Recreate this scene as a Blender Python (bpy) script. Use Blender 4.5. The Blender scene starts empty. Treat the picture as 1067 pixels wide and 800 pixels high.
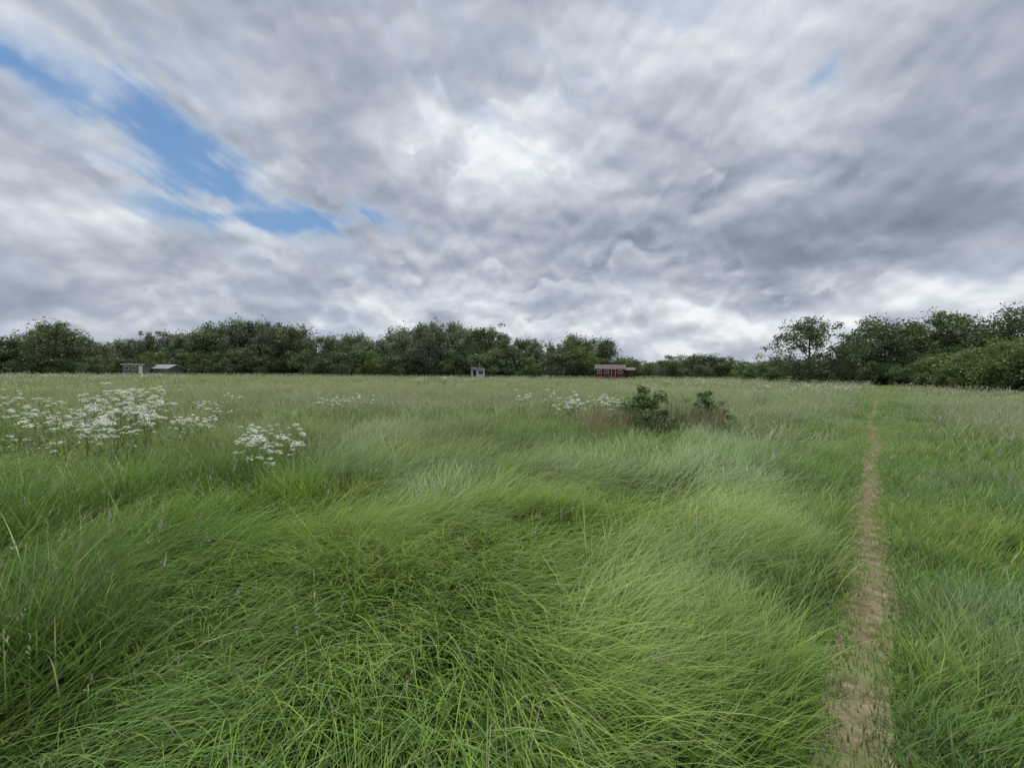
import bpy, math, random
import numpy as np
from mathutils import Vector, Matrix
R=math.radians
scene=bpy.context.scene
CAMH=1.65; F=401.0

# ------------------------------------------------------------------ helpers
def hor(px): return 387+(px-533)*0.0075
def wx(px,d): return (px-533)/F*d            # lateral world x for a bearing, at forward distance d
def wz(px,py,d): return CAMH+(hor(px)-py)/F*d
def link(o):
    scene.collection.objects.link(o); return o
def rs(seed): return np.random.RandomState(seed)
def sstep(v,a,b):
    t=np.clip((v-a)/(b-a),0,1); return t*t*(3-2*t)

def vnoise(x,y,scale,seed):
    x=np.asarray(x)*scale+seed*17.3; y=np.asarray(y)*scale+seed*9.1
    xi=np.floor(x).astype(int); yi=np.floor(y).astype(int)
    fx=x-xi; fy=y-yi; fx=fx*fx*(3-2*fx); fy=fy*fy*(3-2*fy)
    def h(a,b):
        v=np.sin(a*127.1+b*311.7+seed*74.7)*43758.5453
        return v-np.floor(v)
    return (h(xi,yi)*(1-fx)+h(xi+1,yi)*fx)*(1-fy)+(h(xi,yi+1)*(1-fx)+h(xi+1,yi+1)*fx)*fy

_g=rs(77).randn(256,3); _g/=np.linalg.norm(_g,axis=1)[:,None]
_w=rs(78).rand(256,3)
def hsh(a,b,c,seed):
    h=(a*73856093)^(b*19349663)^(c*83492791)^(seed*2654435)
    h=(h^(h>>13))*1274126177; return (h^(h>>16))&255
def perlin(P,seed=0):
    Pi=np.floor(P).astype(np.int64); f=P-Pi; u=f*f*f*(f*(f*6-15)+10)
    out=0
    for a in(0,1):
        for b in(0,1):
            for c in(0,1):
                g=_g[hsh(Pi[:,0]+a,Pi[:,1]+b,Pi[:,2]+c,seed)]
                dot=g[:,0]*(f[:,0]-a)+g[:,1]*(f[:,1]-b)+g[:,2]*(f[:,2]-c)
                w=(u[:,0] if a else 1-u[:,0])*(u[:,1] if b else 1-u[:,1])*(u[:,2] if c else 1-u[:,2])
                out=out+dot*w
    return out
def fbm(P,oc,gain=0.5,seed=0):
    s=0;a=1.0
    for i in range(oc):
        s=s+a*perlin(P*(2.03**i)+i*11.7,seed+i); a*=gain
    return s
def worley(P,seed=0):
    Pi=np.floor(P).astype(np.int64); f=P-Pi; s=np.zeros(len(P))
    for a in(-1,0,1):
        for b in(-1,0,1):
            for c in(-1,0,1):
                g=_w[hsh(Pi[:,0]+a,Pi[:,1]+b,Pi[:,2]+c,seed)]
                q=(g[:,0]+a-f[:,0])**2+(g[:,1]+b-f[:,1])**2+(g[:,2]+c-f[:,2])**2
                s+=np.exp(-q*14)          # smooth union of round puffs
    return np.sqrt(np.maximum(0,-np.log(s+1e-9)/14+0.25))

class MB:
    """mesh builder with a colour attribute"""
    def __init__(s): s.v=[];s.f=[];s.c=[];s.m=[];s.n=0
    def add(s,v,f,c,mat=0):
        v=np.asarray(v,float).reshape(-1,3); s.v.append(v)
        s.f += [tuple(int(i)+s.n for i in q) for q in f]
        s.m += [mat]*len(f)
        c=np.asarray(c,float)
        if c.ndim==1: c=np.tile(c,(len(v),1))
        s.c.append(c); s.n+=len(v)
    def mesh(s,name,mats):
        me=bpy.data.meshes.new(name)
        V=np.concatenate(s.v); C=np.concatenate(s.c)
        me.from_pydata(V.tolist(),[],s.f)
        a=me.attributes.new("gcol",'FLOAT_COLOR','POINT')
        cc=np.ones((len(V),4),np.float32); cc[:,:3]=C[:,:3]
        a.data.foreach_set("color",cc.ravel())
        for m in mats: me.materials.append(m)
        me.polygons.foreach_set("material_index",np.array(s.m,np.int32))
        me.update(); return me

def quad_mesh(name,V,C,Q,mats,smooth=False):
    me=bpy.data.meshes.new(name); n=len(Q)
    me.vertices.add(len(V)); me.vertices.foreach_set("co",np.asarray(V,np.float32).ravel())
    me.loops.add(4*n); me.loops.foreach_set("vertex_index",np.asarray(Q,np.int32).ravel())
    me.polygons.add(n); me.polygons.foreach_set("loop_start",np.arange(0,4*n,4,dtype=np.int32))
    for m in mats: me.materials.append(m)
    a=me.attributes.new("gcol",'FLOAT_COLOR','POINT')
    cc=np.ones((len(V),4),np.float32); cc[:,:3]=C; a.data.foreach_set("color",cc.ravel())
    if smooth: me.polygons.foreach_set("use_smooth",np.ones(n,bool))
    me.update(calc_edges=True); return me

class Grass:
    def __init__(s): s.V=[];s.C=[];s.Q=[];s.n=0
    def push(s,V,C,Q):
        s.V.append(V.astype(np.float32)); s.C.append(C.astype(np.float32)); s.Q.append((Q+s.n).astype(np.int32)); s.n+=len(V)
    def blades(s,r,x,y,head,L,W,lean,curl,segs,col,root_shade=0.55,z0=-0.01):
        N=len(x); hx=np.cos(head);hy=np.sin(head)
        tw=r.uniform(-0.8,0.8,N)
        side=np.stack([-hy*np.cos(tw)+hx*np.sin(tw)*0.5,hx*np.cos(tw)+hy*np.sin(tw)*0.5,np.sin(tw)*0.5],1)
        px=x.copy();py=y.copy();pz=np.full(N,z0); prev=0
        V=np.zeros((N,segs+1,2,3),np.float32); C=np.zeros((N,segs+1,2,3),np.float32)
        last=None
        for i,t in enumerate(np.linspace(0,1,segs+1)):
            if i:
                tm=(t+prev)/2; th=lean+curl*tm**1.2; ds=L/segs
                last=np.stack([np.sin(th)*hx,np.sin(th)*hy,np.cos(th)],1)
                px=px+last[:,0]*ds; py=py+last[:,1]*ds; pz=np.maximum(pz+last[:,2]*ds,0.01+0.03*t); prev=t
            p=np.stack([px,py,pz],1)
            w=(W*0.5*max(0.06,(1-t**1.8)*min(1,0.55+t*2)))[:,None]
            V[:,i,0]=p-side*w; V[:,i,1]=p+side*w
            k=root_shade+(1-root_shade)*min(1,t*1.8)  # blade bases darkened: shade of the gaps painted in, plus dead-straw tone
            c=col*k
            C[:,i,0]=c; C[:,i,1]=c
        base=(np.arange(N)*(segs+1)*2)[:,None]+(np.arange(segs)*2)[None,:]
        Q=np.stack([base,base+1,base+3,base+2],-1).reshape(-1,4)
        s.push(V.reshape(-1,3),C.reshape(-1,3),Q)
        return p,last
    def heads(s,r,tip,d,nsp,hl,spl,spw,col):
        N=len(tip)
        for j in range(nsp):
            u=j/max(1,nsp-1)
            p=tip+d*(hl*(u-0.4))[:,None]
            a=r.randn(N,3); a-=np.sum(a*d,1)[:,None]*d; a/=np.linalg.norm(a,axis=1)[:,None]+1e-6
            dd=d*0.8+a*0.6; dd/=np.linalg.norm(dd,axis=1)[:,None]
            q=np.cross(dd,r.randn(N,3)); q/=np.linalg.norm(q,axis=1)[:,None]+1e-6
            l=spl*(1.3-u); w=spw*(1.2-0.6*u)*0.5
            V=np.stack([p,p+dd*l*0.5+q*w,p+dd*l,p+dd*l*0.5-q*w],1)
            C=np.repeat(col[:,None,:],4,1)*r.uniform(0.8,1.15,N)[:,None,None]
            s.push(V.reshape(-1,3),C.reshape(-1,3),np.arange(4*N).reshape(-1,4))
    def obj(s,name,mat):
        me=quad_mesh(name,np.concatenate(s.V),np.concatenate(s.C),np.concatenate(s.Q),[mat])
        return link(bpy.data.objects.new(name,me))

# ------------------------------------------------------------------ node tools
class NT:
    def __init__(s,tree): s.t=tree
    def n(s,typ,**kw):
        x=s.t.nodes.new(typ)
        for k,v in kw.items(): setattr(x,k,v)
        return x
    def set(s,sock,v):
        if isinstance(v,bpy.types.NodeSocket): s.t.links.new(v,sock)
        elif v is not None:
            if sock.type=='RGBA' and isinstance(v,tuple) and len(v)==3: v=v+(1.0,)
            sock.default_value=v
    def m(s,op,a,b=None,c=None):
        x=s.n('ShaderNodeMath',operation=op)
        s.set(x.inputs[0],a)
        if b is not None: s.set(x.inputs[1],b)
        if c is not None: s.set(x.inputs[2],c)
        return x.outputs[0]
    def noise(s,vec,scale,detail=4,rough=0.5):
        x=s.n('ShaderNodeTexNoise')
        if vec is not None: s.set(x.inputs['Vector'],vec)
        x.inputs['Scale'].default_value=scale; x.inputs['Detail'].default_value=detail
        x.inputs['Roughness'].default_value=rough
        return x.outputs['Fac']
    def mix(s,f,a,b,blend='MIX'):
        x=s.n('ShaderNodeMix',data_type='RGBA',blend_type=blend)
        s.set(x.inputs[0],f); s.set(x.inputs[6],a); s.set(x.inputs[7],b)
        return x.outputs[2]
    def ss(s,v,lo,hi,a=0.0,b=1.0):
        x=s.n('ShaderNodeMapRange',interpolation_type='SMOOTHSTEP')
        s.set(x.inputs[0],v); x.inputs[1].default_value=lo; x.inputs[2].default_value=hi
        x.inputs[3].default_value=a; x.inputs[4].default_value=b
        return x.outputs[0]
    def ramp(s,f,stops):
        x=s.n('ShaderNodeValToRGB'); cr=x.color_ramp
        while len(cr.elements)<len(stops): cr.elements.new(0.5)
        for e,(p,c) in zip(cr.elements,stops):
            e.position=p; e.color=tuple(c)+(1,)
        s.set(x.inputs[0],f); return x.outputs[0]
def newmat(name):
    m=bpy.data.materials.new(name); m.use_nodes=True
    t=m.node_tree; t.nodes.clear(); return m,NT(t)
def finish(nt,shader):
    o=nt.n('ShaderNodeOutputMaterial'); nt.t.links.new(shader,o.inputs[0])
def principled(nt,col,rough=0.6,spec=0.3):
    p=nt.n('ShaderNodeBsdfPrincipled')
    nt.set(p.inputs['Base Color'],col); nt.set(p.inputs['Roughness'],rough)
    p.inputs['Specular IOR Level'].default_value=spec
    return p
def leafy(nt,col,trans=0.3,gloss=0.05,rough=0.4):
    a=nt.n('ShaderNodeBsdfDiffuse'); nt.set(a.inputs[0],col)
    b=nt.n('ShaderNodeBsdfTranslucent'); nt.set(b.inputs[0],col)
    mx=nt.n('ShaderNodeMixShader'); mx.inputs[0].default_value=trans
    nt.t.links.new(a.outputs[0],mx.inputs[1]); nt.t.links.new(b.outputs[0],mx.inputs[2])
    if gloss<=0: return mx.outputs[0]
    g=nt.n('ShaderNodeBsdfGlossy'); g.inputs['Roughness'].default_value=rough; g.inputs[0].default_value=(0.9,0.95,1,1)
    m2=nt.n('ShaderNodeMixShader'); m2.inputs[0].default_value=gloss
    nt.t.links.new(mx.outputs[0],m2.inputs[1]); nt.t.links.new(g.outputs[0],m2.inputs[2])
    return m2.outputs[0]
def attr(nt):
    return nt.n('ShaderNodeAttribute',attribute_name='gcol').outputs['Color']
m,nt=newmat('grass_blades'); finish(nt,leafy(nt,attr(nt),0.38,0.035,0.5)); M_grass=m

def simple_leaf(name,cols,trans=0.28):
    m,nt=newmat(name)
    sp=nt.n('ShaderNodeSeparateColor'); nt.t.links.new(attr(nt),sp.inputs[0])
    oi=nt.n('ShaderNodeObjectInfo')
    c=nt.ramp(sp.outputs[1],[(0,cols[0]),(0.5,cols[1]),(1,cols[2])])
    hs=nt.n('ShaderNodeHueSaturation')
    nt.set(hs.inputs['Hue'],nt.m('MULTIPLY_ADD',oi.outputs['Random'],0.04,0.475))
    r2=nt.m('FRACT',nt.m('MULTIPLY',oi.outputs['Random'],7.31))
    nt.set(hs.inputs['Value'],nt.m('MULTIPLY_ADD',r2,0.7,0.62))
    nt.t.links.new(c,hs.inputs['Color'])
    finish(nt,leafy(nt,hs.outputs[0],trans,0.04,0.5)); return m
M_leaf=simple_leaf('tree_foliage',((0.055,0.09,0.035),(0.105,0.155,0.055),(0.185,0.245,0.09)))
M_leafw=simple_leaf('willow_foliage',((0.09,0.125,0.07),(0.15,0.195,0.105),(0.24,0.295,0.165)))
M_leafh=simple_leaf('hedge_foliage',((0.055,0.095,0.03),(0.115,0.18,0.05),(0.215,0.295,0.085)))
m,nt=newmat('bark'); geo=nt.n('ShaderNodeNewGeometry')
n=nt.noise(geo.outputs['Position'],6,4,0.6)
finish(nt,principled(nt,nt.ramp(n,[(0.3,(0.05,0.04,0.03)),(0.7,(0.13,0.11,0.085))]),0.9,0.1).outputs[0]); M_bark=m
m,nt=newmat('umbel_florets'); finish(nt,leafy(nt,(0.80,0.81,0.74),0.35,0)); M_flower=m
m,nt=newmat('parsley_stem'); finish(nt,leafy(nt,(0.16,0.26,0.07),0.2,0.03)); M_stem=m
m,nt=newmat('dock_seed'); geo=nt.n('ShaderNodeNewGeometry')
finish(nt,leafy(nt,nt.ramp(nt.noise(geo.outputs['Position'],30,1),[(0.3,(0.20,0.14,0.08)),(0.7,(0.42,0.34,0.20))]),0.2,0)); M_dock=m

def scatter(name,P,rot,scl,idx,variants):
    col=bpy.data.collections.new(name+"_parts")
    for i,me in enumerate(variants):
        o=bpy.data.objects.new("%s_part_%02d"%(name,i),me); col.objects.link(o)
    me=bpy.data.meshes.new(name); me.from_pydata(np.asarray(P).tolist(),[],[])
    a=me.attributes.new("rotv",'FLOAT_VECTOR','POINT'); a.data.foreach_set("vector",np.asarray(rot,np.float32).ravel())
    a=me.attributes.new("sclv",'FLOAT_VECTOR','POINT'); a.data.foreach_set("vector",np.asarray(scl,np.float32).ravel())
    a=me.attributes.new("idx",'INT','POINT'); a.data.foreach_set("value",np.asarray(idx,np.int32))
    ob=link(bpy.data.objects.new(name,me))
    g=bpy.data.node_groups.new(name+"_scatter",'GeometryNodeTree')
    g.interface.new_socket("Geometry",in_out='INPUT',socket_type='NodeSocketGeometry')
    g.interface.new_socket("Geometry",in_out='OUTPUT',socket_type='NodeSocketGeometry')
    gi=g.nodes.new('NodeGroupInput'); go=g.nodes.new('NodeGroupOutput')
    ip=g.nodes.new('GeometryNodeInstanceOnPoints'); ci=g.nodes.new('GeometryNodeCollectionInfo')
    ci.inputs['Collection'].default_value=col
    ci.inputs['Separate Children'].default_value=True; ci.inputs['Reset Children'].default_value=True
    def na(n,t):
        x=g.nodes.new('GeometryNodeInputNamedAttribute'); x.data_type=t; x.inputs['Name'].default_value=n
        return [s for s in x.outputs if s.enabled and s.name=='Attribute'][0]
    L=g.links.new
    L(gi.outputs[0],ip.inputs['Points']); L(ci.outputs[0],ip.inputs['Instance'])
    ip.inputs['Pick Instance'].default_value=True
    L(na('idx','INT'),ip.inputs['Instance Index'])
    e2r=g.nodes.new('FunctionNodeEulerToRotation')
    L(na('rotv','FLOAT_VECTOR'),e2r.inputs[0]); L(e2r.outputs[0],ip.inputs['Rotation'])
    L(na('sclv','FLOAT_VECTOR'),ip.inputs['Scale'])
    L(ip.outputs[0],go.inputs[0])
    md=ob.modifiers.new("scatter",'NODES'); md.node_group=g
    return ob

# ------------------------------------------------------------------ path geometry (world)
def path_x(y): return 0.955*y-0.10+0.06*np.sin(y*0.8)+0.035*np.sin(y*2.3+0.6)+0.14*np.sin(y*0.23+1)*np.minimum(1,y/10)
def path_s(x,y): return (x-path_x(y))*0.723   # signed perpendicular distance, + = right of the track

# ------------------------------------------------------------------ ground sheet and track
m,nt=newmat('ground_soil_and_sward'); geo=nt.n('ShaderNodeNewGeometry'); pos=geo.outputs['Position']
n1=nt.noise(pos,3.0,5,0.65); n2=nt.noise(pos,0.08,3,0.6)
c=nt.ramp(n1,[(0.3,(0.045,0.065,0.02)),(0.6,(0.09,0.15,0.035)),(0.8,(0.16,0.19,0.07))])
sx=nt.n('ShaderNodeSeparateXYZ'); nt.t.links.new(pos,sx.inputs[0])
cf=nt.mix(nt.ss(n2,0.35,0.65),(0.13,0.19,0.06),(0.21,0.23,0.10))
c=nt.mix(nt.ss(sx.outputs[1],10,35),c,cf)
p=principled(nt,c,0.95,0.05); finish(nt,p.outputs[0]); M_ground=m
me=bpy.data.meshes.new('ground'); S=2700
me.from_pydata([(-S,-S,0),(S,-S,0),(S,S,0),(-S,S,0)],[],[(0,1,2,3)]); me.materials.append(M_ground)
link(bpy.data.objects.new('ground',me))
m,nt=newmat('trodden_earth'); geo=nt.n('ShaderNodeNewGeometry'); pos=geo.outputs['Position']
n1=nt.noise(pos,9.0,6,0.7); n2=nt.noise(pos,2.6,3,0.6)
c=nt.ramp(n1,[(0.3,(0.09,0.075,0.045)),(0.5,(0.20,0.165,0.10)),(0.7,(0.34,0.285,0.19))])
c=nt.mix(nt.ss(n2,0.45,0.65,0,0.7),c,(0.13,0.17,0.055))
bp=nt.n('ShaderNodeBump'); bp.inputs['Strength'].default_value=0.8; bp.inputs['Distance'].default_value=0.03
nt.t.links.new(n1,bp.inputs['Height'])
p=principled(nt,c,0.95,0.1); nt.t.links.new(bp.outputs[0],p.inputs['Normal']); finish(nt,p.outputs[0]); M_path=m
ys=np.concatenate([np.arange(-2,12,0.05),np.arange(12,75,0.4)])
V=[];Fc=[]
for i,y in enumerate(ys):
    k_=1.0 if y<8 else max(0.6,1-(y-8)*0.03)
    a_=(0.085+0.06*float(vnoise(y,0,1.1,201))+0.04*float(vnoise(y,0,7,203)))*k_; b_=(0.085+0.06*float(vnoise(y,0,1.3,202))+0.04*float(vnoise(y,0,8,204)))*k_
    cx=float(path_x(y))
    V+=[(cx-a_/0.72,y,0.004),(cx+b_/0.72,y,0.004)]
    if i: Fc.append((2*i-2,2*i-1,2*i+1,2*i))
me=bpy.data.meshes.new('dirt_path'); me.from_pydata(V,[],Fc); me.materials.append(M_path)
link(bpy.data.objects.new('dirt_path',me))

# ------------------------------------------------------------------ meadow grass
def ring(r,n,r0,r1,half):
    q=np.sqrt(r.uniform(r0*r0,r1*r1,n)); a=r.uniform(-half,half,n)
    return q*np.sin(a),q*np.cos(a)
def wind(x,y):
    return R(-12)+(vnoise(x,y,0.55,5)-0.5)*3.4+(vnoise(x,y,1.6,8)-0.5)*1.6
def lerp(a,b,t): return a*(1-t)+b*t
def gcol(r,x,y):
    N=len(x); g=np.tile(np.array([0.215,0.385,0.066]),(N,1))
    yel=np.array([0.38,0.50,0.12]); blu=np.array([0.245,0.365,0.17]); dk=np.array([0.10,0.205,0.045]); ol=np.array([0.41,0.405,0.245])
    t=r.rand(N)
    g=lerp(g,yel,(sstep(vnoise(x,y,0.45,71)*0.6+vnoise(x,y,1.3,72)*0.4,0.40,0.70)*0.65)[:,None])
    g=lerp(g,blu,(sstep(vnoise(x,y,0.7,73)*0.6+vnoise(x,y,2.1,74)*0.4,0.48,0.72)*0.55)[:,None])
    g=lerp(g,dk,(sstep(vnoise(x,y,0.8,171)*0.5+vnoise(x,y,2.6,172)*0.5,0.55,0.8)*0.6)[:,None])
    g=lerp(g,dk,(sstep(-x-0.55*y,0.6,2.2)*sstep(y,4.5,2.0)*0.4)[:,None])
    g=lerp(g,yel,(sstep(t,0.6,1.0)*0.6)[:,None]); g=lerp(g,dk,(sstep(t,0.3,0.0)*0.6)[:,None])
    d=y+6*(vnoise(x,y,0.2,75)-0.5)+0.15*np.abs(x)
    f=sstep(d,3.5,17)*0.80*(0.5+0.5*sstep(vnoise(x,y,0.12,76)*0.6+vnoise(x,y,0.4,77)*0.4,0.3,0.62))
    s=path_s(x,y); f=np.where((s>-1.5)&(s<2.0),f*0.35,f); f=np.maximum(f,sstep(s,1.5,4)*0.5)
    g=lerp(g,ol,f[:,None])
    dead=(r.rand(N)<0.035)[:,None]
    return np.where(dead,np.array([0.48,0.42,0.26]),g)*r.uniform(0.8,1.17,N)[:,None]
G=Grass()
def tufts(r,nt_,per,r0,r1,half,segs,W,spread,Ls=1.0):
    tx,ty=ring(r,nt_,r0,r1,half)
    s=path_s(tx,ty); jit=0.16*(vnoise(tx,ty,2.5,301)-0.5)
    keep=(s<-0.33-0.012*ty+jit)|(s>0.25+0.015*ty+jit)
    tx,ty,s=tx[keep],ty[keep],s[keep]; nT=len(tx)
    th=wind(tx,ty)+r.randn(nT)*0.45
    hn=vnoise(tx,ty,0.9,11)*0.5+vnoise(tx,ty,2.4,12)*0.5
    erect=sstep(vnoise(tx,ty,0.5,14)*0.65+vnoise(tx,ty,1.4,15)*0.35,0.55,0.8)
    erect=np.maximum(erect,sstep(ty,5,12)*0.75)
    nearpath=sstep(s,-1.3,-0.5)*(s<0)
    erect=np.maximum(erect,nearpath*0.8)
    L=0.44+0.52*hn
    L=L*(1-0.38*nearpath)
    right=s>0
    L=np.where(right,0.12+0.32*sstep(s,0.3,2.2)+0.2*hn,L)
    erect=np.where(right,0.9,erect)
    N=nT*per; rep=lambda a:np.repeat(a,per)
    x=rep(tx)+r.randn(N)*spread; y=rep(ty)+r.randn(N)*spread
    e=rep(erect)
    head=rep(th)+r.randn(N)*(0.30+0.9*e)
    LL=rep(L)*r.uniform(0.5,1.25,N)*Ls
    lean=r.uniform(0.05,0.35,N)*e+r.uniform(0.35,1.1,N)*(1-e)
    curl=r.uniform(0.25,1.0,N)*e+r.uniform(0.6,1.5,N)*(1-e)
    tint=rep(r.uniform(0.76,1.16,nT))[:,None]
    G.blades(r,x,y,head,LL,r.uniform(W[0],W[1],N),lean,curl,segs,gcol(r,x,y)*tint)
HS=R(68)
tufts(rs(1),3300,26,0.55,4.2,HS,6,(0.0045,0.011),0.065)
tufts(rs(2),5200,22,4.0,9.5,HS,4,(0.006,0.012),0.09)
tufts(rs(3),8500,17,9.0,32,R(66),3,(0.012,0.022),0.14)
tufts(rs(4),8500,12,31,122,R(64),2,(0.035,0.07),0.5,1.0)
def seedheads(r,n,r0,r1,L,sw,nsp,spl,spw,dens):
    x,y=ring(r,n,r0,r1,R(66)); s=path_s(x,y)
    k=((s<-0.5)|(s>0.9))&(r.rand(n)<dens(x,y,s)); x,y,s=x[k],y[k],s[k]; N=len(x)
    head=wind(x,y)*0.5+r.randn(N)*0.7
    c=lerp(np.array([0.47,0.39,0.31]),np.array([0.56,0.56,0.47]),r.rand(N)[:,None])
    LL=r.uniform(L[0],L[1],N)*np.where(s>0,0.75,1.0)
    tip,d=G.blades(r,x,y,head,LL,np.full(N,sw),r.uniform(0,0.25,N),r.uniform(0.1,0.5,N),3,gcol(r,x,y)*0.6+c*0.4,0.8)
    G.heads(r,tip,d,nsp,r.uniform(0.07,0.15,N),spl,spw,c)
seedheads(rs(21),4600,1.2,9,(0.5,0.85),0.0025,9,0.022,0.0055,lambda x,y,s:np.where(s>0,0.85,sstep(y+3*vnoise(x,y,0.5,81),3,7.5)*0.9+0.05+0.2*((x<-1.8)&(y<4))))
seedheads(rs(22),19000,8.5,32,(0.6,0.9),0.005,4,0.05,0.014,lambda x,y,s:0.35+0.65*sstep(vnoise(x,y,0.25,82),0.3,0.7))
seedheads(rs(23),15000,31,115,(0.6,0.9),0.015,2,0.16,0.05,lambda x,y,s:0.35+0.65*sstep(vnoise(x,y,0.1,83),0.35,0.65))
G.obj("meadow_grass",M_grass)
# coarse rushes and tan dead stems round the shrub, and the rank clump on the near left
G=Grass()
def rush(r,n,px0,px1,d0,d1,L,cola,colb,W=(0.008,0.016)):
    y=r.uniform(d0,d1,n); x=wx(r.uniform(px0,px1,n),y)
    c=lerp(np.array(cola),np.array(colb),r.rand(n)[:,None])*r.uniform(0.8,1.1,n)[:,None]
    return G.blades(r,x,y,r.randn(n)*1.4,r.uniform(L[0],L[1],n),r.uniform(W[0],W[1],n),r.uniform(0,0.35,n),r.uniform(0.1,0.7,n),4,c,0.7)
tan=(0.42,0.33,0.20); grn=(0.13,0.22,0.06); og=(0.26,0.27,0.12)
for q in [(1200,604,655,8.4,10.0,(0.55,1.02),tan,og),(1200,640,715,8.6,9.9,(0.55,1.0),grn,og),(1200,690,752,9.4,11.2,(0.55,1.05),tan,og),(400,700,750,9.6,11,(0.5,1.0),grn,og)]:
    rush(rs(int(q[0]+q[1])),*q)
rush(rs(41),400,20,120,1.9,2.6,(0.4,0.7),(0.12,0.21,0.05),(0.24,0.3,0.12),(0.005,0.01))
r=rs(42); tip,dd_=rush(r,30,30,140,2.0,2.7,(0.6,0.85),(0.32,0.24,0.15),(0.42,0.34,0.2),(0.003,0.005)); G.heads(r,tip,dd_,10,np.full(30,0.12),0.02,0.006,np.tile(np.array([0.34,0.24,0.16]),(30,1)))
G.obj("rush_clump",M_grass)
G=Grass()
def turf(r,n,y0,y1,s0,s1,L,W,segs,pw=1.0,bw=0.08,dn=0.7):
    y=y0+(y1-y0)*r.rand(n)**pw; s=r.uniform(s0,s1,n)
    keep=r.rand(n)>np.exp(-(s/bw)**2)*(dn+0.4*(vnoise(s*3,y,2.0,61)-0.5)); y,s=y[keep],s[keep]; n=len(y)
    x=path_x(y)+s/0.723
    LL=r.uniform(L[0],L[1],n)*(0.28+0.8*np.clip(np.abs(s)/0.35,0,1.3))
    c=gcol(r,x,y)*r.uniform(0.8,1.05,n)[:,None]
    G.blades(r,x,y,r.rand(n)*6.28,LL,r.uniform(W[0],W[1],n),r.uniform(0.1,0.9,n),r.uniform(0.1,1.2,n),segs,c,0.75)
turf(rs(31),42000,0.3,5,-0.5,0.75,(0.05,0.16),(0.004,0.008),3,1.0,0.10,0.82)
turf(rs(32),36000,5,14,-0.6,0.9,(0.05,0.16),(0.007,0.012),2,1.0,0.10,0.72)
turf(rs(33),26000,14,72,-1.2,1.6,(0.07,0.18),(0.02,0.04),2,1.3,0.12,0.5)
G.obj("path_turf",M_grass)

# ------------------------------------------------------------------ cow parsley
def tube(mb,pts,rad,sides=5,col=(0.5,0.5,0),mat=0):
    pts=[np.array(p,float) for p in pts]; V=[];Fc=[]
    for i,p in enumerate(pts):
        d=(pts[min(i+1,len(pts)-1)]-pts[max(i-1,0)]); d/=np.linalg.norm(d)+1e-9
        a=np.cross(d,[0.3,1,0.1]); a/=np.linalg.norm(a)+1e-9; b=np.cross(d,a)
        for k in range(sides):
            t=2*math.pi*k/sides; V.append(p+(a*math.cos(t)+b*math.sin(t))*rad[i])
    for i in range(len(pts)-1):
        for k in range(sides):
            k2=(k+1)%sides; Fc.append((i*sides+k,i*sides+k2,(i+1)*sides+k2,(i+1)*sides+k))
    mb.add(V,Fc,col,mat)
def umbel(mb,r,c,R0,nu=11,fl=4):
    V=[];Fc=[]
    for j in range(nu):
        a=j*2.4; q=R0*math.sqrt((j+0.5)/nu)
        p=np.array([c[0]+q*math.cos(a),c[1]+q*math.sin(a),c[2]+0.35*R0-0.6*q*q/R0])
        for k in range(fl):
            o=p+r.randn(3)*np.array([1,1,0.7])*R0*0.15; s=R0*0.16*r.uniform(0.7,1.3)
            u=np.array([1,0,0])+r.randn(3)*0.5; w=np.array([0,1,0])+r.randn(3)*0.5
            n0=len(V); V+=[o-u*s,o-w*s,o+u*s,o+w*s]; Fc.append((n0,n0+1,n0+2,n0+3))
    mb.add(V,Fc,(0.5,0.5,0),0)
def parsley(seed):
    r=rs(seed); mb=MB(); H=r.uniform(0.9,1.15)
    top=np.array([r.randn()*0.08,r.randn()*0.08,H*0.7])
    tube(mb,[(0,0,0),top*0.5+np.array([0.01,0,0]),top],[0.006,0.005,0.0035],5,mat=1)
    for b in range(r.randint(5,9)):
        t=r.uniform(0.4,1); a=r.rand()*6.28; st=top*t
        L=r.uniform(0.08,0.28)
        e=np.array([st[0]+math.cos(a)*L,st[1]+math.sin(a)*L,H*r.uniform(0.62,1.05)-0.15*(1-t)])
        tube(mb,[st,st*0.45+e*0.55+np.array([0.01,0,0.0]),e],[0.0035,0.0028,0.002],4,mat=1)
        for q in range(r.randint(1,4)):
            c=e+np.array([r.randn()*0.05,r.randn()*0.05,r.uniform(-0.02,0.08)])
            tube(mb,[e-np.array([0,0,0.04]),c],[0.002,0.0015],3,mat=1)
            umbel(mb,r,c,r.uniform(0.02,0.05))
    for b in range(7):
        a=r.rand()*6.28; base=top*r.uniform(0.05,0.7); L=r.uniform(0.15,0.3)
        d=np.array([math.cos(a),math.sin(a),0.35])
        V=[];Fc=[]
        for j in range(26):
            u=r.rand(); p=base+d*L*u+np.array([-d[1],d[0],0])*r.uniform(-1,1)*L*0.35*(1.1-u)
            w=r.randn(3)*0.008; v=d*0.022+r.randn(3)*0.006; n0=len(V)
            V+=[p,p+v*0.5+w,p+v,p+v*0.5-w]; Fc.append((n0,n0+1,n0+2,n0+3))
        mb.add(V,Fc,(0.5,0.5,0),1)
    return mb.mesh("cow_parsley_plant",[M_flower,M_stem])
pv=[parsley(600+k) for k in range(7)]
P=[];r=rs(60)
def drift(n,px0,px1,d0,d1,smin=0.7,smax=1.15):
    for i in range(n):
        d=r.uniform(d0,d1); px=r.uniform(px0,px1); P.append((wx(px,d),d,r.uniform(smin,smax)))
drift(34,65,182,5.2,10.5,0.75,1.3); drift(17,-60,60,5.5,12,0.75,1.25); drift(8,180,250,6.5,12,0.7,1.1); drift(8,248,302,4.6,5.8,0.75,1.0)
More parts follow.
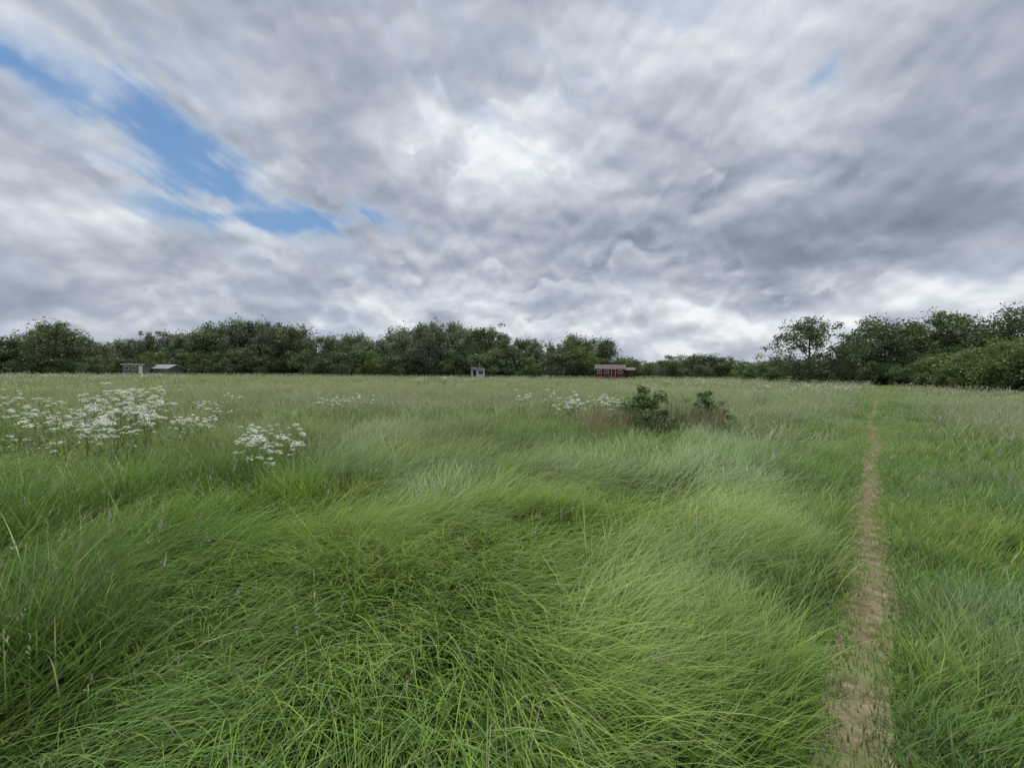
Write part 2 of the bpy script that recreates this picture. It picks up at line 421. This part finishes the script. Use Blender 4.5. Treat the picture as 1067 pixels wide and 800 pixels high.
drift(14,-250,0,4,12); drift(4,340,375,11,13,0.9,1.1); drift(4,543,577,11,13,1.0,1.2); drift(6,582,608,9.3,10.5,0.95,1.15); drift(5,616,648,9.5,11,0.95,1.2)
drift(50,-60,190,34,55,1.0,1.25); drift(18,425,500,33,44,1,1.2); drift(18,690,765,32,42,1,1.15); drift(34,790,905,22,32,0.85,1.0)
P=np.array(P); n=len(P)
scatter("cow_parsley",np.stack([P[:,0],P[:,1],0*P[:,0]],1),np.stack([r.randn(n)*0.1,r.randn(n)*0.1,r.rand(n)*6.28],1),np.stack([P[:,2]]*3,1),r.randint(0,7,n),pv)

def dock(seed):
    r=rs(seed); mb=MB()
    for q in range(3):
        H=r.uniform(0.7,1.05); t=np.array([r.randn()*0.12,r.randn()*0.12,H]); b=np.array([r.randn()*0.04,r.randn()*0.04,0])
        tube(mb,[b,(b+t)/2+np.array([0.02,0,0]),t],[0.005,0.004,0.002],5)
        V=[];Fc=[]
        for j in range(50):
            u=r.uniform(0.55,1); p=b+(t-b)*u+r.randn(3)*0.018*(1.4-u)
            w=r.randn(3)*0.004; v=r.randn(3)*0.006; n0=len(V)
            V+=[p-w,p-v,p+w,p+v]; Fc.append((n0,n0+1,n0+2,n0+3))
        mb.add(V,Fc,(0.5,0.5,0))
    return mb.mesh("dock_stems",[M_dock])
dv=[dock(700+k) for k in range(4)]
P=[];r=rs(71)
def dk_(n,px0,px1,d0,d1,a=0.8,b=1.1):
    for i in range(n):
        d=r.uniform(d0,d1); P.append((wx(r.uniform(px0,px1),d),d,r.uniform(a,b)))
dk_(12,604,662,8.8,10.0,0.75,1.0); dk_(14,680,748,9.3,10.6,0.8,1.05); dk_(8,250,900,12,25,0.8,0.95)
P=np.array(P); n=len(P)
scatter("dock_plants",np.stack([P[:,0],P[:,1],0*P[:,0]],1),np.stack([r.randn(n)*0.1,r.randn(n)*0.1,r.rand(n)*6.28],1),np.stack([P[:,2]]*3,1),r.randint(0,4,n),dv)

# ------------------------------------------------------------------ trees
def tree_mesh(name,seed,H,W,zb,limbs=8,cl=9,lp=60,ls=0.28,mat=None,cr=0.12,flat=0.8,willow=False,trunk_r=None):
    r=rs(seed); mb=MB(); tr=trunk_r or H*0.022
    th=H*0.8; lean=r.randn(2)*0.04*H
    tp=[np.array([lean[0]*u**1.5,lean[1]*u**1.5,th*u]) for u in np.linspace(0,1,6)]
    tube(mb,tp,[tr*(1-0.8*u)+0.01*H/10 for u in np.linspace(0,1,6)],7,mat=0)
    ends=[]
    for k in range(limbs):
        u=(k+0.5)/limbs; a=k*2.4+r.rand()*0.8
        z=zb+(H*0.97-zb)*u**0.85*r.uniform(0.9,1.05)
        prof=math.sin(math.pi*min(0.97,0.22+0.72*u))**0.7
        q=W/2*prof*r.uniform(0.55,1.02)
        if k==limbs-1: q*=0.2
        e=np.array([lean[0]*u+q*math.cos(a),lean[1]*u+q*math.sin(a),min(z,H*0.96)])
        s=tp[0]+(tp[-1]-tp[0])*min(0.95,max(0.12,(z-0.45*q-0.05*H)/th))
        mid_=s*0.5+e*0.5+np.array([0,0,-0.04*H*r.rand()])+r.randn(3)*0.02*H
        tube(mb,[s,mid_,e],[tr*0.45,tr*0.28,tr*0.1],5,mat=0)
        for c in range(cl):
            v=r.uniform(0.25,1.1); p=s+(e-s)*v
            p=p+r.randn(3)*np.array([1,1,0.75])*W*0.085
            p[2]=min(max(p[2],zb*0.7),H)
            if c%3==0: tube(mb,[s+(e-s)*min(1,v*0.8),p],[tr*0.14,tr*0.05],4,mat=0)
            ends.append(p)
    for p in ends:
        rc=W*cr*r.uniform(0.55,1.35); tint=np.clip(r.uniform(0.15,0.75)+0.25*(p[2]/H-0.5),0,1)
        n=int(lp*r.uniform(0.6,1.3))
        o=r.randn(n,3); o/=np.linalg.norm(o,axis=1)[:,None]; o*=(r.rand(n)**0.5)[:,None]*rc; o[:,2]*=flat
        if willow: o[:,2]*=1.5
        o+=r.randn(n,3)*rc*0.12
        C=p+o; C[:,2]=np.maximum(C[:,2],0.05)
        s=ls*r.uniform(0.5,1.2,n)[:,None]
        a=r.randn(n,3); a/=np.linalg.norm(a,axis=1)[:,None]
        if willow: a[:,2]-=1.2; a/=np.linalg.norm(a,axis=1)[:,None]
        b=np.cross(a,r.randn(n,3)); b/=np.linalg.norm(b,axis=1)[:,None]
        V=np.stack([C-a*s*0.5,C-b*s*0.30,C+a*s*0.5,C+b*s*0.30],1)
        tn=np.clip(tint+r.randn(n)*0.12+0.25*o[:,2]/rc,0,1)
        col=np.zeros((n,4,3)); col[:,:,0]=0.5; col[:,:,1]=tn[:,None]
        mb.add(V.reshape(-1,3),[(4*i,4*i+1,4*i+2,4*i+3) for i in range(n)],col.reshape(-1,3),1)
    return mb.mesh(name,[M_bark,mat or M_leaf])
rowv=[]
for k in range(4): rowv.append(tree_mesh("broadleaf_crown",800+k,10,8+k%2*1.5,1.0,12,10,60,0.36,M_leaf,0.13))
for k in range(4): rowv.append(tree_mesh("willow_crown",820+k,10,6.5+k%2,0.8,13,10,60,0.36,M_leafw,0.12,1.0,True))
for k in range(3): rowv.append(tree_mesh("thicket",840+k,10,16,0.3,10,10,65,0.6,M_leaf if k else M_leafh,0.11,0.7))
prof=np.array([(-500,335),(-200,340),(-60,352),(18,358),(30,350),(36,340),(52,336),(74,339),(86,352),(96,357),(120,350),(150,354),(175,344),(200,350),(212,339),(240,334),(262,339),(275,336),(300,340),(320,347),(340,346),(380,352),(402,357),(412,343),(430,334),(455,333),(475,337),(490,344),(510,339),(525,345),(545,350),(570,356),(590,351),(612,348),(628,353),(640,372)])
P=[];r=rs(90)
px=-300
while px<632:
    top=np.interp(px,prof[:,0],prof[:,1]); d=r.uniform(100,114)
    h=wz(px,top+r.uniform(-4,5),d)
    kind=r.randint(0,4) if (r.rand()<0.45 or px<90) else 4+r.randint(0,4)
    P.append((wx(px,d),d,h/10*r.uniform(0.85,1.15),h/10,kind))
    if r.rand()<0.75:
        d2=d+r.uniform(8,14); P.append((wx(px+9,d2),d2,h/10,h/10*0.98*d2/d*0.95,r.randint(0,8)))
    px+=r.uniform(11,20)
px=-300
while px<625:
    d=r.uniform(94,100); h=wz(px,r.uniform(364,380)-2,d); P.append((wx(px,d),d,h/10*r.uniform(0.9,1.3),h/10,8+r.randint(0,3))); px+=r.uniform(14,32)
P.append((wx(54,98),98,1.5,wz(54,336,98)/10,1)); P.append((wx(8,96),96,1.3,wz(8,350,96)/10,0)); P.append((wx(445,98),98,1.3,wz(445,338,98)/10,5)); P.append((wx(605,98),98,1.15,wz(605,350,98)/10,2))
for px,top,d in [(648,374,112),(662,376,105),(676,377,100),(690,374,104),(705,371,104),(722,368,104),(738,371,100),(752,374,98),(766,377,96),(780,380,94),(795,378,92),(815,378,90),(700,378,92),(730,379,92),(880,376,90),(900,375,90)]:
    h=wz(px,top,d); P.append((wx(px,d),d,h/10*1.3,h/10,[0,1,2,3,8,9][r.randint(0,6)]))
for px in np.arange(-200,1400,17):
    d=r.uniform(230,260); h=r.uniform(7,10); P.append((wx(px,d),d,h/10*2.2,h/10,8+r.randint(0,3)))
P=np.array(P); n=len(P)
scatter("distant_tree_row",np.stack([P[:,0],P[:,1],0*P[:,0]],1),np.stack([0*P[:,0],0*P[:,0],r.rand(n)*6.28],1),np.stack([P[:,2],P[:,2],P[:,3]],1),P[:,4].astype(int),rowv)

def place(name,me,px,d,rz=0,s=1.0):
    o=link(bpy.data.objects.new(name,me)); o.location=(wx(px,d),d,0); o.rotation_euler=(0,0,rz)
    o.scale=(s,s,s) if not isinstance(s,tuple) else s; return o
ash=tree_mesh("ash_tree",901,10,13.0,1.2,16,10,80,0.34,M_leaf,0.082,0.8,trunk_r=0.25)
place("ash_tree",ash,843,60,0.4)
oak1=tree_mesh("oak_tree",902,9.8,12,0.8,16,12,85,0.36,M_leaf,0.115)
oak2=tree_mesh("oak_tree",903,10.3,12,0.8,16,12,85,0.36,M_leafh,0.115)
oak3=tree_mesh("oak_tree",905,11.2,11,0.8,15,10,80,0.32,M_leaf,0.105)
place("oak_tree",oak1,922,61,1.0,1.04); place("oak_tree",oak2,982,60,2.0,1.06); place("oak_tree",oak2,950,64,5.0,0.93)
place("oak_tree",oak3,1046,52,0.3,0.96); place("oak_tree",oak1,1012,57,4.4,0.95); place("oak_tree",oak1,1110,50,3.0); place("oak_tree",oak2,1190,46,4.0); place("oak_tree",oak3,893,66,4.0,0.75)
hed=[tree_mesh("hawthorn_bush",920+k,4.2,6.5,0.1,10,12,90,0.24,M_leafh,0.11,0.8) for k in range(3)]
for i,(px,d,s) in enumerate([(805,72,0.75),(780,76,0.6),(862,68,0.75),(885,64,0.8),(905,58,0.75),(928,56,0.75),(950,53,0.8),(968,50,0.85),(985,47,0.95),(1003,44,1.0),(1022,41,1.05),(1042,39,1.1),(1060,37,1.1),(1080,36,1.2),(1105,34,1.2),(1135,32,1.2),(1010,49,1.25),(1050,46,1.3),(1085,43,1.3)]):
    place("hawthorn_bush",hed[i%3],px,d,i*1.3,(s,s,s*(0.8+0.3*((i*37)%10)/10)))
shr=tree_mesh("bramble_shrub",950,1.2,1.2,0.02,12,10,60,0.06,M_leafh,0.095,trunk_r=0.012)
place("bramble_shrub",shr,674,9.2,0,(1.35,1.1,1.05)); place("bramble_shrub",shr,735,10.6,2.0,(1.1,0.9,0.92))

# ------------------------------------------------------------------ cabins
def flat(name,col,rough=0.7,vary=0.25,sc=4):
    m,nt=newmat(name); geo=nt.n('ShaderNodeNewGeometry')
    n=nt.noise(geo.outputs['Position'],sc,4,0.6)
    c=nt.mix(nt.ss(n,0.35,0.7,0,vary),col,tuple(x*0.45 for x in col))
    finish(nt,principled(nt,c,rough,0.3).outputs[0]); return m
M_red=flat('red_boards',(0.13,0.03,0.024)); M_white=flat('white_paint',(0.7,0.7,0.68),0.6,0.15)
M_roof=flat('felt_roof',(0.12,0.125,0.13)); M_rooflt=flat('tin_roof',(0.30,0.32,0.33)); M_black=flat('tarred_boards',(0.03,0.03,0.032))
M_redroof=flat('red_brown_roof',(0.10,0.06,0.055))
M_glass,nt=newmat('window_glass'); finish(nt,principled(nt,(0.02,0.025,0.03),0.08,0.6).outputs[0])
M_grey=flat('grey_boards',(0.13,0.135,0.14))
def box(name,parent,cx,cy,cz,sx,sy,sz,mat):
    x,y,z=sx/2,sy/2,sz/2
    V=[(cx+a*x,cy+b*y,cz+c*z) for a in(-1,1) for b in(-1,1) for c in(-1,1)]
    Fc=[(0,1,3,2),(4,6,7,5),(0,4,5,1),(2,3,7,6),(0,2,6,4),(1,5,7,3)]
    me=bpy.data.meshes.new(name); me.from_pydata(V,[],Fc); me.materials.append(mat)
    o=link(bpy.data.objects.new(name,me)); o.parent=parent
    return o
def gable(name,parent,L,D,h0,h1,over,mat,th=0.1):
    V=[];a=L/2+over;b=D/2+over
    sl=(h1-h0)/(D/2); zb=h0-over*sl
    for x in(-a,a): V+=[(x,-b,zb),(x,0,h1),(x,b,zb),(x,b,zb+th),(x,0,h1+th),(x,-b,zb+th)]
    Fc=[(0,5,4,1),(6,7,10,11)]
    for i in range(6):
        j=(i+1)%6; Fc.append((i,j,j+6,i+6))
    Fc+=[(1,4,3,2),(7,8,9,10)]
    me=bpy.data.meshes.new(name); me.from_pydata(V,[],Fc); me.materials.append(mat)
    o=link(bpy.data.objects.new(name,me)); o.parent=parent
    return o
def gwalls(name,parent,L,D,h0,h1,mat,z0=0.0):
    V=[]
    for x in(-L/2,L/2): V+=[(x,-D/2,z0),(x,D/2,z0),(x,D/2,h0),(x,0,h1),(x,-D/2,h0)]
    Fc=[(0,4,3,2,1),(5,6,7,8,9),(0,5,9,4),(1,2,7,6)]
    me=bpy.data.meshes.new(name); me.from_pydata(V,[],Fc); me.materials.append(mat)
    o=link(bpy.data.objects.new(name,me)); o.parent=parent; return o
def window(par,tag,x,y,z,w,h):
    box('window_frame_'+tag,par,x,y-0.03,z,w,0.06,h,M_white)
    box('window_pane_'+tag+'_a',par,x-w*0.235,y-0.07,z,w*0.40,0.03,h*0.80,M_glass)
    box('window_pane_'+tag+'_b',par,x+w*0.235,y-0.07,z,w*0.40,0.03,h*0.80,M_glass)
def empty(name,px,d,rz,s=1.0):
    e=link(bpy.data.objects.new(name,None)); e.location=(wx(px,d),d,0); e.rotation_euler=(0,0,rz); e.scale=(s,s,s); return e
c=empty('red_wooden_cabin',635,84,R(-14)); L,D=6.0,3.6
gwalls('walls',c,L,D,2.5,3.2,M_red,0.35); box('plinth',c,0,0,0.17,L-0.2,D-0.2,0.34,M_black)
gable('roof',c,L,D,2.51,3.21,0.25,M_redroof)
for i in range(9): box('board_batten_%d'%i,c,-L/2+0.3+i*(L-0.6)/8,-D/2-0.012,1.4,0.04,0.02,2.05,M_red)
for t_,x,w_ in(('1',-2.2,0.9),('2',-0.7,0.9),('3',2.1,0.9)): window(c,t_,x,-D/2-0.02,1.75,w_,0.8)
box('door_frame',c,0.7,-D/2-0.03,1.35,0.85,0.06,2.0,M_white); box('door',c,0.7,-D/2-0.08,1.33,0.7,0.03,1.85,M_red)
box('fascia',c,0,-D/2-0.29,2.44,L+0.5,0.05,0.12,M_white)
box('deck',c,0,-D/2-0.8,0.3,L,1.2,0.1,M_grey)
box('chimney',c,2.2,0.5,3.4,0.4,0.4,0.7,M_black)
c=empty('garden_shed',655,83,R(-5)); gwalls('walls',c,2.0,2.2,2.1,2.6,M_black); gable('roof',c,2.0,2.2,2.1,2.6,0.12,M_roof); box('door',c,0.2,-1.13,1.0,0.8,0.04,1.8,M_red)
c=empty('white_hut',497,93,R(12)); gwalls('walls',c,3.0,3.0,1.9,2.5,M_white); gable('roof',c,3.0,3.0,1.91,2.51,0.22,M_roof)
box('door',c,-0.9,-1.53,1.0,0.8,0.05,1.8,M_black); box('window_frame_1',c,0.6,-1.53,1.3,1.1,0.05,0.7,M_grey); box('window_pane_1',c,0.6,-1.57,1.3,0.9,0.03,0.5,M_glass)
box('side_lean_to',c,3.0,0.2,0.9,2.9,2.0,1.8,M_black); box('lean_to_roof',c,3.05,0.2,1.86,3.0,2.2,0.1,M_roof)
c=empty('grey_flat_roofed_cabin',145,90,R(6)); box('walls',c,0,0,1.5,4.6,3.2,2.3,M_grey); box('plinth',c,0,0,0.17,4.2,3.0,0.34,M_black)
box('roof',c,0,0,2.73,5.0,3.6,0.14,M_roof); box('fascia',c,0,-1.83,2.62,5.0,0.05,0.18,M_white)
for t_,x in(('1',-1.4),('2',0.1)): window(c,t_,x,-1.62,1.8,1.0,0.8)
box('door',c,1.5,-1.63,1.35,0.8,0.05,1.9,M_white)
c=empty('tin_roofed_cabin',173,92,R(-10)); gwalls('walls',c,5.6,3.4,1.8,2.6,M_grey); gable('roof',c,5.6,3.4,1.8,2.6,0.3,M_rooflt)
for t_,x in(('1',-1.5),('2',0.3),('3',1.7)): window(c,t_,x,-1.73,1.3,0.8,0.6)

# ------------------------------------------------------------------ sky dome of broken stratocumulus
def sdir(px,py):
    v=np.array([(px-533)/F,1.0,(hor(px)-py)/F]); return v/np.linalg.norm(v)
az=np.concatenate([np.arange(-62,62,0.13),np.arange(62,298,2.0)]); az=np.radians(az)
el=np.radians(np.concatenate([[-1.2],np.arange(-0.2,20,0.12),np.arange(20,58.01,0.15)]))
AZ,EL=np.meshgrid(az,el); sh=AZ.shape; AZ=AZ.ravel();EL=EL.ravel()
d=np.stack([np.sin(AZ)*np.cos(EL),np.cos(AZ)*np.cos(EL),np.sin(EL)],1)
def zs(a):
    k=np.abs(AZ)<1.0; return (a-a[k].mean())/a[k].std()
def warp(v,s,amp,oc,seed):
    return v+amp*np.stack([fbm(v*s,oc,0.55,seed),fbm(v*s+31.7,oc,0.55,seed+5),fbm(v*s+67.1,oc,0.55,seed+9)],1)
def layer(e): return np.cos(e)/(np.sin(np.maximum(e,0))+0.55)
rad=layer(EL); p2=np.stack([np.sin(AZ)*rad,np.cos(AZ)*rad,0.35*np.sin(EL)],1)
e2=EL+R(1.3); rad2=layer(e2); p2u=np.stack([np.sin(AZ)*rad2,np.cos(AZ)*rad2,0.35*np.sin(e2)],1)
def Dn(p):
    q=warp(p,5.5,0.035,3,300)
    lowf=fbm(q*1.6+3.3,7,0.52,20)*1.6; low2=fbm(q*1.75+9.3,7,0.54,220)*1.8
    pf=worley(q*5.2+1.7,40)*0.65+worley(q*11.5+5.1,41)*0.40+worley(q*25+2.1,42)*0.2
    return lowf-pf, low2-pf*1.2
D0,E0=Dn(p2); D1,E1=Dn(p2u)
emb=np.clip(zs(D0-D1),-2.5,2.5); zD=zs(D0); embE=np.clip(zs(E0-E1),-2.2,2.6); zE=zs(E0)
Fb=zs(fbm(d*np.array([2.2,2.2,5.0]),6,0.52,60))
dw=warp(d,4.5,0.085,6,90)
def blob(a,b,wid,amp,ext=1.0):
    va,vb=sdir(*a),sdir(*b); c=va+vb; c/=np.linalg.norm(c)
    e1=vb-va; ln=np.linalg.norm(e1)/2; e1=e1-c*e1.dot(c); e1/=np.linalg.norm(e1); e2=np.cross(c,e1)
    x=dw@e1/(ln*ext); y=dw@e2/wid
    return np.exp(-np.minimum(x*x+y*y,40))*(dw@c>0)*amp
bias=sum([blob((410,70),(560,200),0.20,0.13),blob((490,90),(580,110),0.09,0.12),blob((790,130),(940,150),0.11,0.15),
  blob((640,250),(1067,245),0.13,-0.24),blob((440,215),(520,215),0.05,0.10),
  blob((640,345),(1140,300),0.055,0.50),blob((250,232),(0,215),0.06,0.20),blob((30,290),(380,280),0.07,-0.02),
  blob((0,20),(300,20),0.16,0.04),blob((640,60),(760,180),0.16,-0.10),
  blob((1000,40),(1067,150),0.2,-0.10),blob((150,335),(560,340),0.04,0.14)])
biasE=sum([blob((660,235),(1120,240),0.12,1.7),blob((430,262),(590,275),0.075,1.3),blob((640,40),(740,190),0.13,0.9),blob((980,60),(1100,200),0.15,0.8),
  blob((120,285),(380,300),0.05,0.4),blob((300,150),(380,60),0.12,0.3),blob((600,342),(1140,300),0.06,-3.0),blob((430,80),(560,190),0.15,-0.5),blob((230,215),(0,205),0.08,-1.2)])
br=0.55-0.035*zD+0.085*emb+0.07*Fb+bias
cE=zE+biasE-0.35
mE=sstep(cE,0.0,0.6)*0.85
brE=0.58-0.15*np.clip(cE,0,2.2)+0.09*embE+0.3*bias+0.04*Fb
br=br*(1-mE)+brE*mE
stops=np.array([0,0.25,0.5,0.72,0.95]); cols=np.array([(0.175,0.21,0.265),(0.275,0.32,0.385),(0.435,0.485,0.555),(0.63,0.68,0.745),(0.90,0.93,0.955)])
cloud=np.stack([np.interp(br,stops,cols[:,i]) for i in range(3)],1)
al=d@np.array([0.80,0.0,-0.35]); ac=d@np.array([0.35,0.2,0.85])
wq=0.22*np.stack([fbm(d*5,4,0.6,130)]*3,1)
wisp=zs(fbm(np.stack([al*2.6,ac*17,d[:,1]*2.6],1)+wq,7,0.62,120))
gap=sum([blob((85,108),(250,195),0.100,1.2),blob((200,207),(408,243),0.043,1.3),blob((-80,50),(80,105),0.028,0.8)])
gap=gap-0.24*np.clip(wisp-0.1,-0.4,3)-blob((50,170),(340,224),0.020,0.65)-0.08*np.clip(zD,-2,2)
gap=np.maximum(gap,sum([blob((840,90),(885,80),0.024,0.50),blob((768,128),(785,127),0.013,0.28)])-0.05*zD)
gm=(sstep(gap,0.02,0.95)*0.95)[:,None]
deep=np.array([0.08,0.21,0.50]); pale=np.array([0.20,0.37,0.63])
blue=lerp(deep,pale,sstep(EL,R(42),R(12))[:,None])
thin=cloud*0.6+np.array([0.62,0.70,0.80])*0.4          # thin edge of a cloud in front of blue
col=lerp(cloud,thin,np.clip(gm*3,0,1)*0.9)
col=col*(1-gm)+blue*gm
haze=sstep(EL,R(6),R(0))[:,None]*0.45; col=col*(1-haze)+np.array([0.56,0.61,0.67])*haze
nr,nc=sh; idx=np.arange(nr*nc).reshape(nr,nc)
a=idx[:-1,:]; b=np.roll(idx,-1,1)[:-1,:]; c2=np.roll(idx,-1,1)[1:,:]; d2=idx[1:,:]
Q=np.stack([a,d2,c2,b],-1).reshape(-1,4)
M_sky,nt=newmat('cloudy_sky'); e=nt.n('ShaderNodeEmission'); nt.t.links.new(attr(nt),e.inputs[0]); e.inputs[1].default_value=1.0; finish(nt,e.outputs[0])
M_sky.cycles.emission_sampling='NONE'
link(bpy.data.objects.new('sky',quad_mesh('sky',d*2500,col,Q,[M_sky],smooth=True)))

# ------------------------------------------------------------------ world and sun
w=bpy.data.worlds.new("World"); scene.world=w; w.use_nodes=True
t=w.node_tree; t.nodes.clear(); nt=NT(t)
SUN_EL,SUN_AZ=R(69),R(25)
sky=nt.n('ShaderNodeTexSky'); sky.sky_type='NISHITA'; sky.sun_disc=False
sky.sun_elevation=SUN_EL; sky.sun_rotation=SUN_AZ
bg=nt.n('ShaderNodeBackground'); t.links.new(nt.mix(0.6,sky.outputs[0],(5.0,5.4,6.0)),bg.inputs[0]); bg.inputs[1].default_value=0.12
o=nt.n('ShaderNodeOutputWorld'); t.links.new(bg.outputs[0],o.inputs[0])
sl=bpy.data.lights.new('sun','SUN'); sl.energy=3.0; sl.angle=R(15); sl.color=(1,0.97,0.91)
so=link(bpy.data.objects.new('sun',sl))
sd=Vector((math.sin(SUN_AZ)*math.cos(SUN_EL),math.cos(SUN_AZ)*math.cos(SUN_EL),math.sin(SUN_EL)))
so.rotation_euler=sd.to_track_quat('Z','Y').to_euler()

# ------------------------------------------------------------------ camera
cd=bpy.data.cameras.new('camera'); cam=link(bpy.data.objects.new('camera',cd))
cd.sensor_fit='HORIZONTAL'; cd.sensor_width=34.6; cd.lens=34.6*F/1067; cd.clip_start=0.05; cd.clip_end=6000
cam.location=(0,0,CAMH)
pitch=math.atan(13/F); roll=math.atan(0.0075)
M=Matrix.Rotation(R(90)-pitch,4,'X')@Matrix.Rotation(roll,4,'Z')
cam.rotation_euler=M.to_euler(); scene.camera=cam
scene.view_settings.view_transform='Standard'; scene.view_settings.look='None'; scene.view_settings.exposure=0
